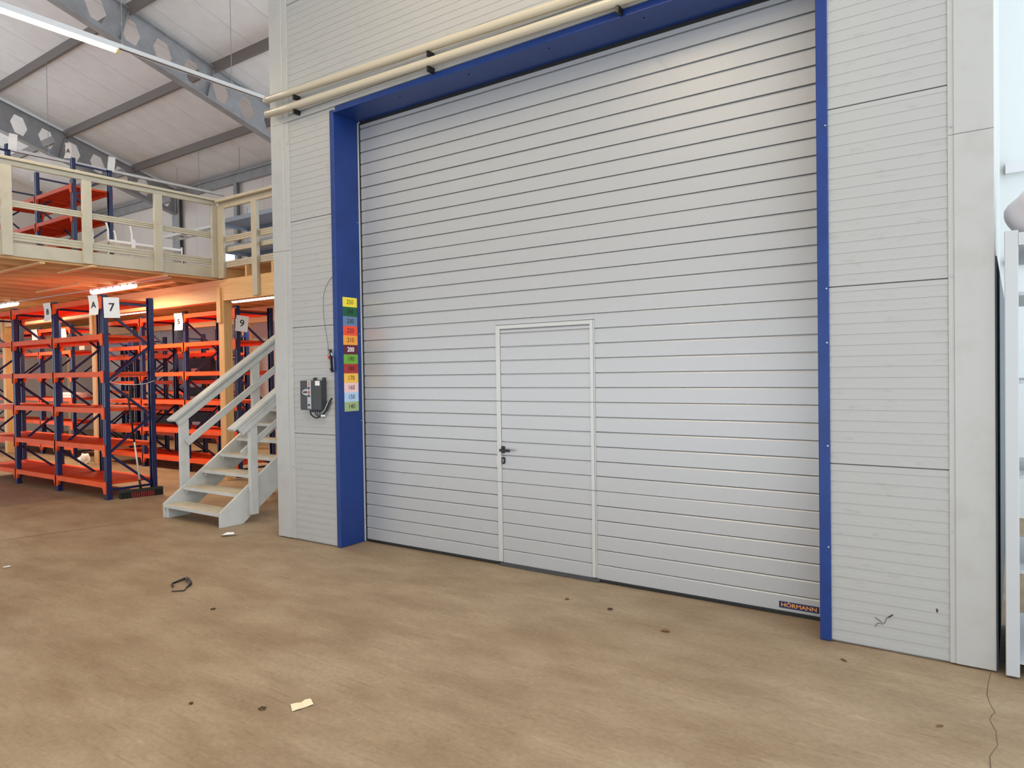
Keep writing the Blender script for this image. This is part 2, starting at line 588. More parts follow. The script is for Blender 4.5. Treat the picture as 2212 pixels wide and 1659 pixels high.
for xc in (-15.44, -12.35, -8.44, -5.2):
    w = .2 if xc in (-15.44, -8.44) else .07
    MB().box(xc - w, xc + w, YW - .13, YW - .115, 0, 7.3).box(xc - .01, xc + .01, YW - .12, YW - .01, 0, 7.3).box(xc - w, xc + w, YW - .015, YW - .002, 0, 7.3).build('steel_column', STEEL, wb)
w1 = struct('window_1', 'bright daylight window in the far wall above the mezzanine', 'window', ((WIN[0] + WIN[1]) / 2, YW, WIN[2]))
a, b_, c, d = WIN
MB().box(a, a + .05, YW - .01, YW + .1, c, d).box(b_ - .05, b_, YW - .01, YW + .1, c, d).box(a, b_, YW - .01, YW + .1, c, c + .05).box(a, b_, YW - .01, YW + .1, d - .05, d).build('window_frame', FLASH, w1)
glass = mat('window_glass', (255, 255, 255), .0)
gb = glass.node_tree.nodes['Principled BSDF']
gb.inputs['Transmission Weight'].default_value = 1
gb.inputs['IOR'].default_value = 1.0
for k in range(2):
    g0 = a + .05 + k * (b_ - a - .1) / 2
    box('pane', (g0 + .01, g0 + (b_ - a - .1) / 2 - .01, YW + .04, YW + .046, c + .05, d - .05), glass, w1)
wl = box('wall_left', (-21.1, -21, 3.2, YW, 0, 8.6), FARW)
tag(wl, 'plain tan end wall behind the racks', 'wall', kind='structure')
wr = box('wall_light_blocker', (-21, 8, -9.1, -9.0, 2.4, 12.6), mat('light_blocker_paint', (214, 210, 202), .6))  # added out of view: blocks high daylight, lets it in only low down
tag(wr, 'plain pale upper wall added unseen behind the viewer to block high daylight', 'wall', kind='structure')

# ------------------------------------------------------------------ on the door wall
def pipe(label, za, zb, x0, clamps, cap):
    xe = 5.44
    f = lambda x: za + (zb - za) * (x - x0) / (2.33 - x0)
    t = thing('wall_pipe', label, 'pipe', (x0, -.085, f(x0)), 'pipes above the big door')
    n = 14
    MB().tube([(x0 + (xe - x0) * k / n, -.085, f(x0 + (xe - x0) * k / n)) for k in range(n + 1)], .038, 20).build('pipe_body', PIPEW, t, smooth=True)
    MB().tube([(x0 - .002, -.085, f(x0)), (x0 + .012, -.085, f(x0))], .041, 20).build('end_collar', FLASH, t, smooth=True)
    if cap:
        MB().tube([(x0 - .05, -.085, f(x0)), (x0, -.085, f(x0))], .022, 12).build('end_cap', PIPEW, t)
    MB().box(x0, xe, -.016, -.008, f(1) - .075, f(1) - .035).build('rear_channel', FLASH, t)
    for c_ in clamps:
        mb = MB()
        mb.box(c_ - .012, c_ + .012, -.1, -.012, f(c_) - .085, f(c_) - .036)
        mb.build('clamp', BLACKP, t)
    return t


pipe('upper of two cream pipes running along the wall above the big door', 4.80, 4.708, -.92, (-.46, 1.43, 3.32, 5.1), True)
pipe('lower of two cream pipes running along the wall above the big door', 4.645, 4.58, -.92, (-.46, 1.43, 3.32, 5.1), False)

# height stickers on the blue jamb
STK = [(250, (238, 216, 64), (110, 92, 20)), (240, (20, 88, 52), (14, 30, 24)), (230, (98, 126, 158), (28, 34, 44)), (220, (236, 78, 56), (70, 24, 20)),
       (210, (238, 158, 60), (84, 50, 14)), (200, (92, 28, 52), (248, 244, 244)), (190, (112, 166, 58), (28, 44, 16)), (180, (168, 48, 50), (48, 12, 14)),
       (170, (240, 190, 76), (92, 66, 20)), (160, (240, 200, 198), (80, 62, 62)), (150, (176, 204, 232), (46, 54, 66)), (140, (158, 176, 124), (40, 48, 30))]
CN = {250: 'yellow', 240: 'dark green', 230: 'slate blue', 220: 'red', 210: 'orange', 200: 'dark burgundy', 190: 'green', 180: 'dull red', 170: 'amber', 160: 'pale pink', 150: 'pale blue', 140: 'sage green'}
for k, (num, c1, c2) in enumerate(STK):
    z1 = 2.597 - k * .0992
    xj = lambda y: .0605 - (y + .014) * .0418
    ya, yb = .068, .272
    o = thing('height_sticker', '%s sticker reading %d on the blue door jamb' % (CN[num], num), 'sticker', (.06, .17, z1 - .0992), 'height stickers on the blue jamb')
    vs = [(xj(y) + e, y, z) for e in (0, .0012) for y, z in ((ya, z1 - .0992), (yb, z1 - .0992), (yb, z1), (ya, z1))]
    MB().add(vs, [(3, 2, 1, 0), (4, 5, 6, 7), (0, 1, 5, 4), (1, 2, 6, 5), (2, 3, 7, 6), (3, 0, 4, 7)]).build('sticker_sheet', mat('sticker_%d' % num, c1, .45), o)
    text('number', str(num), .066, mat('number_%d' % num, c2, .5), o, (xj(.17) + .0022, .17, z1 - .0496), (-.0418, 1, 0), (0, 0, 1), bold=.0004 if num != 200 else .0014)

# control box with cables
cb = thing('control_box', 'dark grey door control box with light grey button strip and cables', 'control box', (-.29, 0, 1.42))
box('housing', (-.46, -.13, -.085, -.003, 1.425, 1.735), DKGREY, cb, bevel=.006)
sp = box('button_strip', (-.335, -.278, -.092, -.085, 1.43, 1.735), LTGREY, cb, bevel=.002)
MB().prism([(-.335, 1.545), (-.335, 1.61)] + [(-.335 - .085 * math.sin(a), 1.6125 + .035 * math.cos(a)) for a in [math.pi * k / 10 for k in range(11)]][::1], -.091, -.085, 1).build('display_bezel', LTGREY, cb)
box('display', (-.40, -.338, -.0935, -.0905, 1.603, 1.622), BLACKP, cb)
for z, mm in ((1.655, BLACKP), (1.612, RED), (1.575, BLACKP), (1.478, BLACKP)):
    MB().tube([(-.306, -.09, z), (-.306, -.099, z)], .0125, 14).build('button', mm, sp)
for z in (1.715, 1.694):
    box('warning_mark', (-.318, -.294, -.0935, -.0915, z - .006, z + .006), RED, sp)
box('label_strip', (-.33, -.283, -.0935, -.0915, 1.433, 1.441), INK, sp)
for z in (1.67, 1.565):
    box('strip_joint', (-.335, -.278, -.093, -.0915, z - .0012, z + .0012), INK, sp)
lb = box('label', (-.212, -.143, -.087, -.0845, 1.682, 1.73), PAPER, cb)
MB().bar((-.208, -.0875, 1.69), (-.15, -.0875, 1.718), .0012, .0012).bar((-.205, -.0875, 1.712), (-.15, -.0875, 1.715), .0012, .0012).build('label_line', LTGREY, lb)
for x in (-.30, -.155):
    MB().box(x - .016, x + .016, -.03, -.002, 1.735, 1.765).box(x - .009, x + .009, -.034, -.03, 1.745, 1.758).build('mounting_lug', DKGREY, cb, bevel=.002)
for x in (-.345, -.315, -.275, -.235, -.2, -.165):
    MB().tube([(x, -.045, 1.427), (x, -.045, 1.402)], .0115, 10).build('cable_gland', BLACKP, cb)


def curve(pts, n=8):
    out = []
    P_ = [Vector(p) for p in pts]
    for i in range(len(P_) - 1):
        p0, p1, p2, p3 = P_[max(i - 1, 0)], P_[i], P_[i + 1], P_[min(i + 2, len(P_) - 1)]
        for k in range(n):
            t = k / n
            out.append(.5 * ((2 * p1) + (-p0 + p2) * t + (2 * p0 - 5 * p1 + 4 * p2 - p3) * t * t + (-p0 + 3 * p1 - 3 * p2 + p3) * t ** 3))
    out.append(P_[-1])
    return out


MB().tube(curve([(-.345, -.045, 1.40), (-.325, -.05, 1.372), (-.25, -.05, 1.342), (-.18, -.045, 1.365), (-.13, -.03, 1.41), (-.09, -.02, 1.49), (-.045, -.012, 1.55)]), .0075, 8).build('cable', BLACKP, cb, smooth=True)
MB().tube(curve([(-.275, -.045, 1.40), (-.25, -.045, 1.372), (-.2, -.045, 1.36), (-.14, -.03, 1.39), (-.085, -.02, 1.46), (-.05, -.012, 1.51)]), .006, 8).build('cable', DKGREY, cb, smooth=True)
MB().tube(curve([(-.165, -.045, 1.40), (-.13, -.035, 1.43), (-.09, -.03, 1.5)]), .006, 8).build('cable', LTGREY, cb, smooth=True)
MB().tube(curve([(-.235, -.045, 1.40), (-.225, -.05, 1.38), (-.18, -.045, 1.365), (-.15, -.04, 1.375)]), .004, 8).build('cable', DKGREY, cb, smooth=True)
MB().tube(curve([(-.2, -.045, 1.40), (-.185, -.05, 1.38), (-.16, -.045, 1.372)]), .004, 8).build('cable', BLACKP, cb, smooth=True)
MB().box(-.165, -.14, -.058, -.02, 1.358, 1.376).build('cable_tie', PAPER, cb)
# release lever with pull cord
lv = thing('release_lever', 'black emergency release lever with thin pull cord by the blue jamb', 'lever', (-.03, 0, 1.82))
MB().bar((-.03, -.03, 2.05), (-.012, -.03, 1.84), .022, .02, (0, 1, 0)).bar((-.012, -.045, 2.0), (-.002, -.045, 1.86), .008, .01, (0, 1, 0)).build('lever_arm', BLACKP, lv, bevel=.002)
MB().tube([(-.015, -.05, 1.85), (-.01, -.02, 1.85)], .014, 10).bar((-.014, -.03, 1.845), (-.004, -.03, 1.82), .022, .024, (0, 1, 0)).build('lever_pivot', BLACKP, lv)
MB().box(-.048, .005, -.04, -.001, 1.985, 2.018).build('bracket', ZINC, lv, bevel=.002)
MB().tube([(-.058, -.03, 2.0), (-.058, -.03, 1.955)], .011, 10).build('grip', RED, lv)
MB().tube([(-.063, -.03, 2.05), (-.06, -.03, 2.0)], .003, 6).box(-.07, -.02, -.035, -.025, 2.044, 2.054).build('hook', DKGREY, lv)
MB().tube(curve([(-.011, -.004, 2.802), (-.06, -.012, 2.755), (-.102, -.016, 2.697), (-.13, -.02, 2.62), (-.139, -.02, 2.548), (-.136, -.02, 2.416), (-.12, -.02, 2.307), (-.082, -.022, 2.135), (-.063, -.028, 2.05)], 6), .0022, 6).build('cord', DKGREY, lv, smooth=True)
for zz, lab in ((1.70, 'a'),):
    MB().bar((-.492, -.004, 1.70), (-.492, -.004, 1.645), .012, .004, (0, 1, 0)).tube([(-.492, -.003, 1.71), (-.492, -.009, 1.71)], .008, 8).build('wall_mark', DKGREY, cb)
# scuffs on the right wall panels: dried plant tendril and spots
sf = MB().tube(curve([(5.02, -.002, .145), (5.035, -.003, .17), (5.07, -.004, .175), (5.085, -.003, .21), (5.115, -.003, .235)], 5), .0016, 5).tube([(5.02, -.003, .205), (5.06, -.003, .18)], .002, 5).tube([(5.095, -.003, .218), (5.12, -.004, .24)], .004, 5).build('dry_stain', DIRT, wf)
MB().prism([(5.352, .315), (5.358, .322), (5.364, .312), (5.362, .298), (5.356, .296)], -.002, .0, 1).build('dark_spot', DIRT, wf)

# ------------------------------------------------------------------ stairs
st = thing('staircase', 'light grey painted wooden stairs with open treads and plank handrails', 'stairs', (-2.55, -.1, 0))
RISE, RUN, NT = .191, .264, 18
yk = lambda k: -.12 + RUN * k
zk = lambda k: .168 + RISE * k
sl = RISE / RUN
for x0, x1 in ((-3.19, -3.15), (-1.96, -1.92)):
    ye = 4.65
    ztop = lambda y: .178 + sl * (y + .115)
    pts = [(-.115, .0), (-.115, .178), (ye, ztop(ye)), (ye, ztop(ye) - .40), (.19, 0)]
    MB().prism(pts, x0, x1, 0).build('stringer', GREYP, st, bevel=.003)
for k in range(NT):
    y, z = yk(k), zk(k)
    tr_ = MB().box(-3.15, -1.96, y + .004, y + .29, z - .036, z).build('tread', TREADM, st)
    MB().box(-3.15, -1.96, y - .002, y + .004, z - .037, z - .001).build('nosing', GREYP, tr_)
    if k < 6:
        for x0, x1 in ((-3.15, -3.115), (-1.995, -1.96)):
            MB().box(x0, x1, y + .04, y + .26, z - .085, z - .036).build('tread_cleat', GREYP, st)
MB().box(-3.15, -3.09, -.095, .2, .0, .13).build('tread_cleat', GREYP, st)
SR = .69



def stair_rail(zr, y0):
    """returns the line of the cap top and a maker of sloping boards cut square to the slope"""
    f = lambda y: zr + SR * (y - y0)
    n = Vector((0, -SR, 1)).normalized()
    d = Vector((0, 1, SR)).normalized()

    def board(name, xa, xb, t0, t1, lead, M=GREYP):
        """t0, t1: depth below the cap top, square to the slope; lead: start along the slope"""
        p0 = Vector(((xa + xb) / 2, y0, zr)) - n * (t0 + t1) / 2 + d * lead
        p1 = p0 + d * (4.6 * math.sqrt(1 + SR * SR) - lead)
        return MB().bar(p0, p1, xb - xa, t1 - t0, n).build(name, M, st, bevel=.004)
    return f, board


f, board = stair_rail(1.245, 0.0)
board('handrail_cap', -3.27, -3.135, 0, .036, 0)
board('handrail_board', -3.232, -3.187, .038, .078, .05)
board('handrail_board', -3.230, -3.185, .080, .150, .06)
board('middle_rail', -3.198, -3.165, .345, .435, .0)
for y in (.15, 1.25, 2.35, 3.45):
    MB().box(-3.255, -3.2, y, y + .12, max(.30, ztop(y) - .2), f(y) - .06).build('rail_post', GREYP, st, bevel=.003)
f, board = stair_rail(1.165, .02)
board('handrail_cap', -1.965, -1.83, 0, .036, 0)
board('handrail_board', -1.885, -1.842, .038, .085, .06)
board('handrail_board', -1.887, -1.844, .087, .150, .07)
board('middle_rail', -1.99, -1.962, .345, .415, -.02)
for y in (.265, 1.35, 2.45, 3.5):
    MB().box(-1.918, -1.86, y, y + .105, .10 + sl * (y - .265), f(y) - .06).build('rail_post', GREYP, st, bevel=.003)

# ------------------------------------------------------------------ mezzanine
ZB0, ZB1, ZJ1, ZD = 3.09, 3.455, 3.64, 3.68
mz = thing('mezzanine', 'timber mezzanine floor on glulam beams and spruce posts over the racks', 'mezzanine', (-10, 2.3, 0))
for y in (2.2, 5.6):
    MB().box(-20.9, -3.4 if y < 3 else -1, y, y + .16, ZB0, ZB1).build('glulam_beam', WOOD, mz, bevel=.004)
MB().box(-20.9, -5.47, -3.1, -2.94, ZB0, ZB1).build('glulam_beam', WOOD, mz, bevel=.004)
cols = [(-5.42, 2.2), (-10.02, 2.2), (-14.62, 2.2), (-5.1, 5.6), (-9.72, 5.6), (-14.4, 5.6), (-6.4, -3.1), (-12, -3.1), (-19.2, 2.2), (-19.2, 5.6), (-19.2, -3.1), (-2.0, 5.6)]
for i, (x, y) in enumerate(cols):
    MB().box(x - .08, x + .08, y, y + .16, 0, ZB0).build('post', WOODV, mz, bevel=.004)
    MB().box(x - .085, x + .03, y - .032, y, 2.72 if y < 3 else 2.8, 3.32).build('cleat_board', WOODV, mz, bevel=.002)
jo = MB().box(-5.545, -5.495, -3.2, YW - .17, ZB1, ZJ1).build('joist', WOODY, mz)
var = [MB().box(-5.545, -5.495, -3.2, YW - .17, ZB1 - dz, ZJ1).build('joist', WOODY, mz) for i, dz in ((0, 0), (2, 0))]
for i, v_ in enumerate(var):
    v_.location.x -= .6 * (i + 1)
k = 3
while -5.5 - .6 * k > -20.8:
    src = [jo, var[0], var[1], var[0]][k % 4]
    dup(src, Vector((-.6 * k, 0, 0)) + jo.location, mz)
    k += 1
j2 = MB().box(-4.722, -4.677, 2.21, YW - .17, ZB1, ZJ1).build('joist', WOODY, mz)
for dx in (-.62, .70):
    dup(j2, j2.location + Vector((dx, 0, 0)), mz)
j3 = MB().box(-3.40, -3.355, 2.21, YW - .17, ZB1, ZJ1).build('joist', WOODY, mz)
for x in (-2.7, -2.0, -1.3):
    MB().box(x, x + .045, 4.7, YW - .17, ZB1, ZJ1).build('joist', WOODY, mz)
for xa, xb, y in ((-6.4, -5.3, 0.05), (-7.2, -5.5, -.55), (-7.0, -5.5, 1.25), (-9.4, -7.6, .9), (-11.5, -8.8, -.4), (-8.8, -6.1, 1.75)):
    MB().box(xa, xb, y, y + .07, ZB1 - .028, ZB1 - .002).build('batten', WOOD, mz)
decks = [(-20.9, -5.492, -3.2, 2.28), (-20.9, -3.33, 2.28, 4.7), (-20.9, -1.0, 4.7, YW - .17)]
for a, b_, c, d in decks:
    x = a
    while x < b_ - .01:
        e = min(x + 2.44, b_)
        box('deck_sheet', (x + .002, e - .002, c + .002, d - .002, ZJ1, ZD), OSB, mz)
        x = e

# guard rails
def grooved(y0, y1, z0, z1, x0, x1):
    """plank on the plane x with two V grooves on the +x face"""
    h = z1 - z0
    pts = [(x0, z0), (x1, z0)]
    for t in (.33, .66):
        pts += [(x1, z0 + h * t - .006), (x1 - .008, z0 + h * t), (x1, z0 + h * t + .006)]
    pts += [(x1, z1), (x0, z1)]
    return MB().prism(pts, y0, y1, 1)


gr = thing('guard_rail', 'cream painted plank guard rail along the mezzanine edge above the racks', 'railing', (-5.45, -.5, ZD))
MB().box(-5.50, -5.385, -3.2, 2.16, 4.782, 4.822).build('top_cap', RAILP, gr, bevel=.004)
MB().box(-5.47, -5.425, -3.2, 2.165, 4.71, 4.779).build('top_rail', RAILP, gr, bevel=.004)
grooved(-3.2, 2.18, 4.16, 4.248, -5.49, -5.452).build('rail_plank', RAILP, gr)
grooved(-3.2, 2.18, 3.70, 3.812, -5.49, -5.452).build('rail_plank', RAILP, gr)
MB().box(-5.482, -5.452, -3.2, 2.18, 3.483, 3.668).build('fascia_board', RAILP, gr, bevel=.002)
for y in (-2.05, -.97, .06, 1.13):
    MB().box(-5.451, -5.40, y - .065, y + .065, 3.483, 4.71).build('rail_post', RAILP, gr, bevel=.003)
MB().box(-5.452, -5.40, 2.06, 2.17, 3.483, 4.71).build('rail_post', RAILP, gr, bevel=.003)

gs = thing('guard_rail', 'cream painted plank guard rail at the head of the stairs', 'railing', (-4.4, 2.19, ZD))
MB().box(-5.383, -3.4, 2.10, 2.215, 4.75, 4.80).build('top_cap', RAILP, gs, bevel=.004)
MB().box(-5.39, -3.4, 2.172, 2.215, 4.65, 4.748).build('top_rail', RAILP, gs, bevel=.004)


def grooved_y(x0, x1, z0, z1, y0, y1):
    h = z1 - z0
    pts = [(y1, z0), (y0, z0)]
    for t in (.33, .66):
        pts += [(y0, z0 + h * t - .006), (y0 + .008, z0 + h * t), (y0, z0 + h * t + .006)]
    pts += [(y0, z1), (y1, z1)]
    return MB().prism(pts, x0, x1, 0)


grooved_y(-5.38, -3.4, 4.08, 4.175, 2.2, 2.235).build('rail_plank', RAILP, gs)
grooved_y(-5.38, -3.4, 3.645, 3.755, 2.2, 2.235).build('rail_plank', RAILP, gs)
MB().box(-5.38, -3.4, 2.24, 2.27, 3.92, 4.0).build('rail_plank', RAILP, gs, bevel=.003)
MB().box(-5.395, -5.24, 2.15, 2.199, 3.47, 4.65).build('rail_post', RAILP, gs, bevel=.003)
for x in (-4.44, -3.5):
    MB().box(x, x + .14, 2.14, 2.198, 3.11, 4.65).build('rail_post', RAILP, gs, bevel=.003)

# ------------------------------------------------------------------ pallet racking
def upright_mesh(h):
    """C channel post with two rows of punched slots on the front face"""
    mb = MB()
    w, d = .085, .07
    mb.prism([(-w / 2, 0), (-w / 2 + .012, -.0), (-.018, 0), (-.012, .006), (.012, .006), (.018, 0), (w / 2, 0), (w / 2, d), (w / 2 - .02, d), (w / 2 - .02, d - .01), (w / 2 - .008, d - .01),
              (w / 2 - .008, .012), (-w / 2 + .008, .012), (-w / 2 + .008, d - .01), (-w / 2 + .02, d - .01), (-w / 2 + .02, d), (-w / 2, d)], 0, h, 2)
    mb.box(-.055, .055, -.01, d + .01, 0, .006)
    return mb


def slots_mesh(h):
    mb = MB()
    z = .06
    while z < h - .03:
        for x in (-.03, .03):
            mb.box(x - .006, x + .006, -.0012, .002, z - .012, z + .012)
        z += .05
    z = .05
    while z < h - .02:
        mb.box(.042, .0437, .03, .042, z - .008, z + .008)
        z += .1
    return mb


def rack(label, xs_, y0, y1, levels, h, zb=0.0, name='pallet_rack', group='orange and blue racks', shelf=True, fine=True, bh=.075, step=.0):
    t = thing(name, label, 'rack', ((xs_[0] + xs_[-1]) / 2, (y0 + y1) / 2, zb), group)
    off = Vector((t.location))
    base_u = base_s = None
    for x in xs_:
        for y, flip in ((y0, 1), (y1, -1)):
            mb, ms = upright_mesh(h), slots_mesh(h)
            tr = lambda v: (x + v[0], y + flip * v[1], zb + v[2])
            mb.v = [tr(v) for v in mb.v]
            u = mb.build('upright', NAVY, t)
            if fine:
                ms.v = [tr(v) for v in ms.v]
                ms.build('slots', NAVY, u, props={'kind': 'stuff'})
        # bracing in the frame
        ya, yb = y0 + .06, y1 - .06
        n = max(3, int(round((h - .2) / .55)))
        zs = [zb + .15 + (h - .2 - .15) * q / n for q in range(n + 1)]
        br = [((ya, zs[0] - .01), (yb, zs[0] - .01)), ((ya, zs[-1] + .09), (yb, zs[-1] + .08))]
        for q in range(n):
            A, B = ((yb, zs[q]), (ya, zs[q + 1] - .02)) if q % 2 == 0 else ((ya, zs[q]), (yb, zs[q + 1] - .02))
            br.append((A, B))
        for A, B in br:
            MB().bar((x, A[0], A[1]), (x, B[0], B[1]), .034, .026, (1, 0, 0)).build('brace', NAVY, t)
    for a, b_ in zip(xs_[:-1], xs_[1:]):
        lo, hi = min(a, b_) + .042, max(a, b_) - .042
        for lz in levels:
            for y, s in ((y0, 1), (y1, -1)):
                mb = MB()
                ya, yb = sorted((y - s * .012, y + s * .035))
                mb.box(lo, hi, ya, yb, zb + lz - bh, zb + lz)
                for xe, sgn in ((lo, 1), (hi, -1)):
                    xa, xb = sorted((xe - sgn * .062, xe + sgn * .004))
                    yf = sorted((y - s * .016, y - s * .001))
                    mb.box(xa, xb, yf[0], yf[1], zb + lz - .165, zb + lz + .012)
                    yg = sorted((y - s * .014, y + s * .03))
                    mb.prism([(xe, zb + lz - bh), (xe + sgn * .045, zb + lz - bh), (xe, zb + lz - bh - .075)], yg[0], yg[1], 1)
                mb.build('beam', ORANGE, t)
            if shelf:
                mb = MB()
                n = int((hi - lo) / .2)
                w = (hi - lo) / n
                for q in range(n):
                    x0 = lo + q * w
                    mb.box(x0 + .003, x0 + w - .003, y0 + .036, y1 - .036, zb + lz - .022, zb + lz - .004)
                    mb.box(x0 + .003, x0 + .015, y0 + .036, y1 - .036, zb + lz - .04, zb + lz - .022)
                    mb.box(x0 + w - .015, x0 + w - .003, y0 + .036, y1 - .036, zb + lz - .04, zb + lz - .022)
                mb.build('shelf', ORSH, t)
    return t


LV = [.25, .80, 1.35, 1.89, 2.44, 2.98]
rack('navy and orange rack marked 7 with the broom leaning on it', [-5.20, -6.81, -8.36, -9.95], .13, .88, LV, 3.02)
rack('navy and orange rack marked 9 behind the wooden post and stairs', [-5.47, -7.1, -8.69, -10.3], 2.5, 3.26, LV, 3.04)
rack('navy and orange rack behind the wooden post, its end bay left of rack 7', [-11.75, -13.4, -15.05, -16.7], 2.5, 3.26, LV, 3.04, fine=False)
rack('navy and orange rack standing back to back with the rack marked 9', [-7.5, -9.1, -10.7, -12.3], 3.42, 4.15, [.6, 1.16, 1.72, 2.29], 2.75, fine=False)
rack('navy and orange rack in the rear row against the far wall', [-11.4, -13.0, -14.6, -16.2, -17.8], 5.9, 6.65, [.3, .85, 1.4, 1.95, 2.5], 2.8, fine=False)
rack('navy and orange rack on the mezzanine, near row behind the guard rail', [-9.3, -10.9, -12.5], -.25, .50, [.45, .98, 1.5, 2.0], 2.42, zb=ZD, fine=False)
rack('navy and orange rack on the mezzanine, rear row with paper letter signs', [-9.35, -10.98, -12.6], 1.56, 2.32, [.35, .85, 1.36, 1.93], 2.44, zb=ZD, fine=False)


def paper(label, c, w, h, face, txt=None, tilt=0.0, size=None, name='paper_sign', bend=.0, group='paper signs on the racks'):
    """face: unit direction the sheet faces in plan; c its centre"""
    n = Vector((face[0], face[1], 0)).normalized()
    ux = Vector((-n.y, n.x, 0))
    uz = Vector((0, 0, 1))
    ca, sa = math.cos(tilt), math.sin(tilt)
    ux2, uz2 = ux * ca + uz * sa, -ux * sa + uz * ca
    c = Vector(c)
    o = thing(name, label, 'sign', c - uz * h / 2, group)
    mb = MB()
    N = 5
    vs = []
    for e in (0, .0012):
        for q in range(N + 1):
            t = q / N
            p = c + uz2 * h * (t - .5) + n * (e + bend * (t - .5) ** 2)
            vs += [p - ux2 * w / 2, p + ux2 * w / 2]
    M2 = 2 * (N + 1)
    fs = []
    for q in range(N):
        i0 = 2 * q
        fs += [(i0, i0 + 2, i0 + 3, i0 + 1), (M2 + i0, M2 + i0 + 1, M2 + i0 + 3, M2 + i0 + 2), (i0, M2 + i0, M2 + i0 + 2, i0 + 2), (i0 + 1, i0 + 3, M2 + i0 + 3, M2 + i0 + 1)]
    fs += [(0, 1, M2 + 1, M2), (M2 - 2, 2 * M2 - 2, 2 * M2 - 1, M2 - 1)]
    mb.add(vs, fs).build('sheet', PAPER, o)
    if txt:
        text('lettering', txt, size or h * .5, INK, o, c + n * (.003 + max(bend, 0) * .08), ux2, uz2, bold=.002)
    return o


paper('white paper sign reading 7 on the end post of a navy rack', (-5.12, .235, 2.83), .21, .30, (1, -.25), '7', .03, .17)
paper('white paper sign reading A on the front of the rack marked 7', (-5.33, .085, 2.87), .17, .29, (.35, -1), 'A', .05, .13, bend=.07)
paper('white paper sign with a figure 8 on the second post of the rack marked 7', (-6.86, .085, 2.86), .17, .29, (.2, -1), '8', .05, .13, bend=.07)
paper('tilted white paper sign reading 9 on a navy post beside the wooden post', (-5.385, 2.58, 2.72), .21, .28, (1, -.4), '9', -.12, .17)
paper('white paper sign with a figure 5 on the rack marked 9', (-7.18, 2.45, 2.84), .19, .32, (.3, -1), '5', .03, .13, bend=.07)
paper('blank white paper sign on the rack beyond the rack marked 7', (-13.5, 2.46, 2.78), .22, .42, (.2, -1), None, .02, bend=.07)
paper('white paper sign with faint marks beside a grey box on a distant rack', (-12.0, 2.46, 2.78), .18, .32, (.3, -1), None, .05, bend=.07)
paper('curled white paper sign reading A standing on a mezzanine rack post', (-9.36, 1.53, ZD + 2.56), .13, .3, (.6, -1), 'A', -.1, .11, bend=.15)
paper('curled blank white paper on the rear post of a mezzanine rack', (-9.288, 2.30, ZD + 2.47), .13, .28, (1, -.5), None, -.1, bend=.15)
paper('curled blank white paper on the near post of a mezzanine rack', (-9.24, .53, ZD + 2.45), .13, .3, (1, -.3), None, -.08, bend=.2)
paper('small white paper tag on the second post of a mezzanine rack', (-11.05, 1.54, ZD + 2.33), .09, .14, (.4, -1), None, .05)

# distant goods
gb_ = thing('grey_box', 'light grey carton marked 5 standing on a distant rack shelf', 'box', (-11.5, 2.75, 2.44))
MB().box(-11.62, -11.36, 2.62, 2.9, 2.442, 2.74).build('carton', mat('carton_grey', (176, 170, 160), .7), gb_, bevel=.004)
MB().box(-11.61, -11.37, 2.612, 2.619, 2.66, 2.69).build('tape', PAPER, gb_)
text('lettering', '5', .1, INK, gb_, (-11.45, 2.611, 2.58), (1, 0, 0), (0, 0, 1), bold=.004)
for i, (x, y, z, w, d, h, nm, lab, M) in enumerate([
        (-8.3, 3.75, 1.72, .9, .5, .46, 'dark_crate', 'black crate on the upper shelf behind the rack marked 9', DARKG),
        (-8.42, 3.75, 1.162, .96, .5, .40, 'dark_crate', 'wide black crate on the middle shelf behind the rack marked 9', DARKG),
        (-8.3, 3.75, .6, 1.2, .5, .45, 'dark_crate', 'wide black crate on the low shelf behind the rack marked 9', DARKG),
        (-9.9, 3.75, .6, 1.1, .5, .35, 'dark_crate', 'long flat black crate on the low shelf left of the wide crate', DARKG),
        (-12.6, 2.85, .25, .9, .5, .18, 'dark_crate', 'low dark crate on the bottom shelf of the rack beyond rack 7', DARKG),
        (-12.4, 2.85, 1.35, .9, .5, .12, 'white_tray', 'flat white tray on a distant rack shelf', PAPER)]):
    o = thing(nm, lab, 'crate', (x, y, z), 'goods on the far racks')
    mb = MB().box(x - w / 2, x + w / 2, y - d / 2, y + d / 2, z + .002, z + h)
    mb.build('crate_body', M, o, bevel=.012)
    MB().box(x - w / 2 - .012, x + w / 2 + .012, y - d / 2 - .012, y + d / 2 + .012, z + h - .05, z + h + .008).build('rim', M, o, bevel=.004)
    if M is DARKG and i < 3:
        MB().box(x - .25, x + .05, y - d / 2 - .014, y - d / 2 - .012, z + h * .4, z + h * .55).build('white_label', PAPER, o)

# string between the posts of rack 7
sr = MB().tube(curve([(-5.15, .2, 1.74), (-5.14, .35, 1.70), (-5.14, .52, 1.69), (-5.14, .7, 1.70), (-5.15, .87, 1.745)]), .004, 6).build('string', PAPER, None, smooth=True)
tag(sr, 'pale string sagging between the end posts of the rack marked 7', 'string')

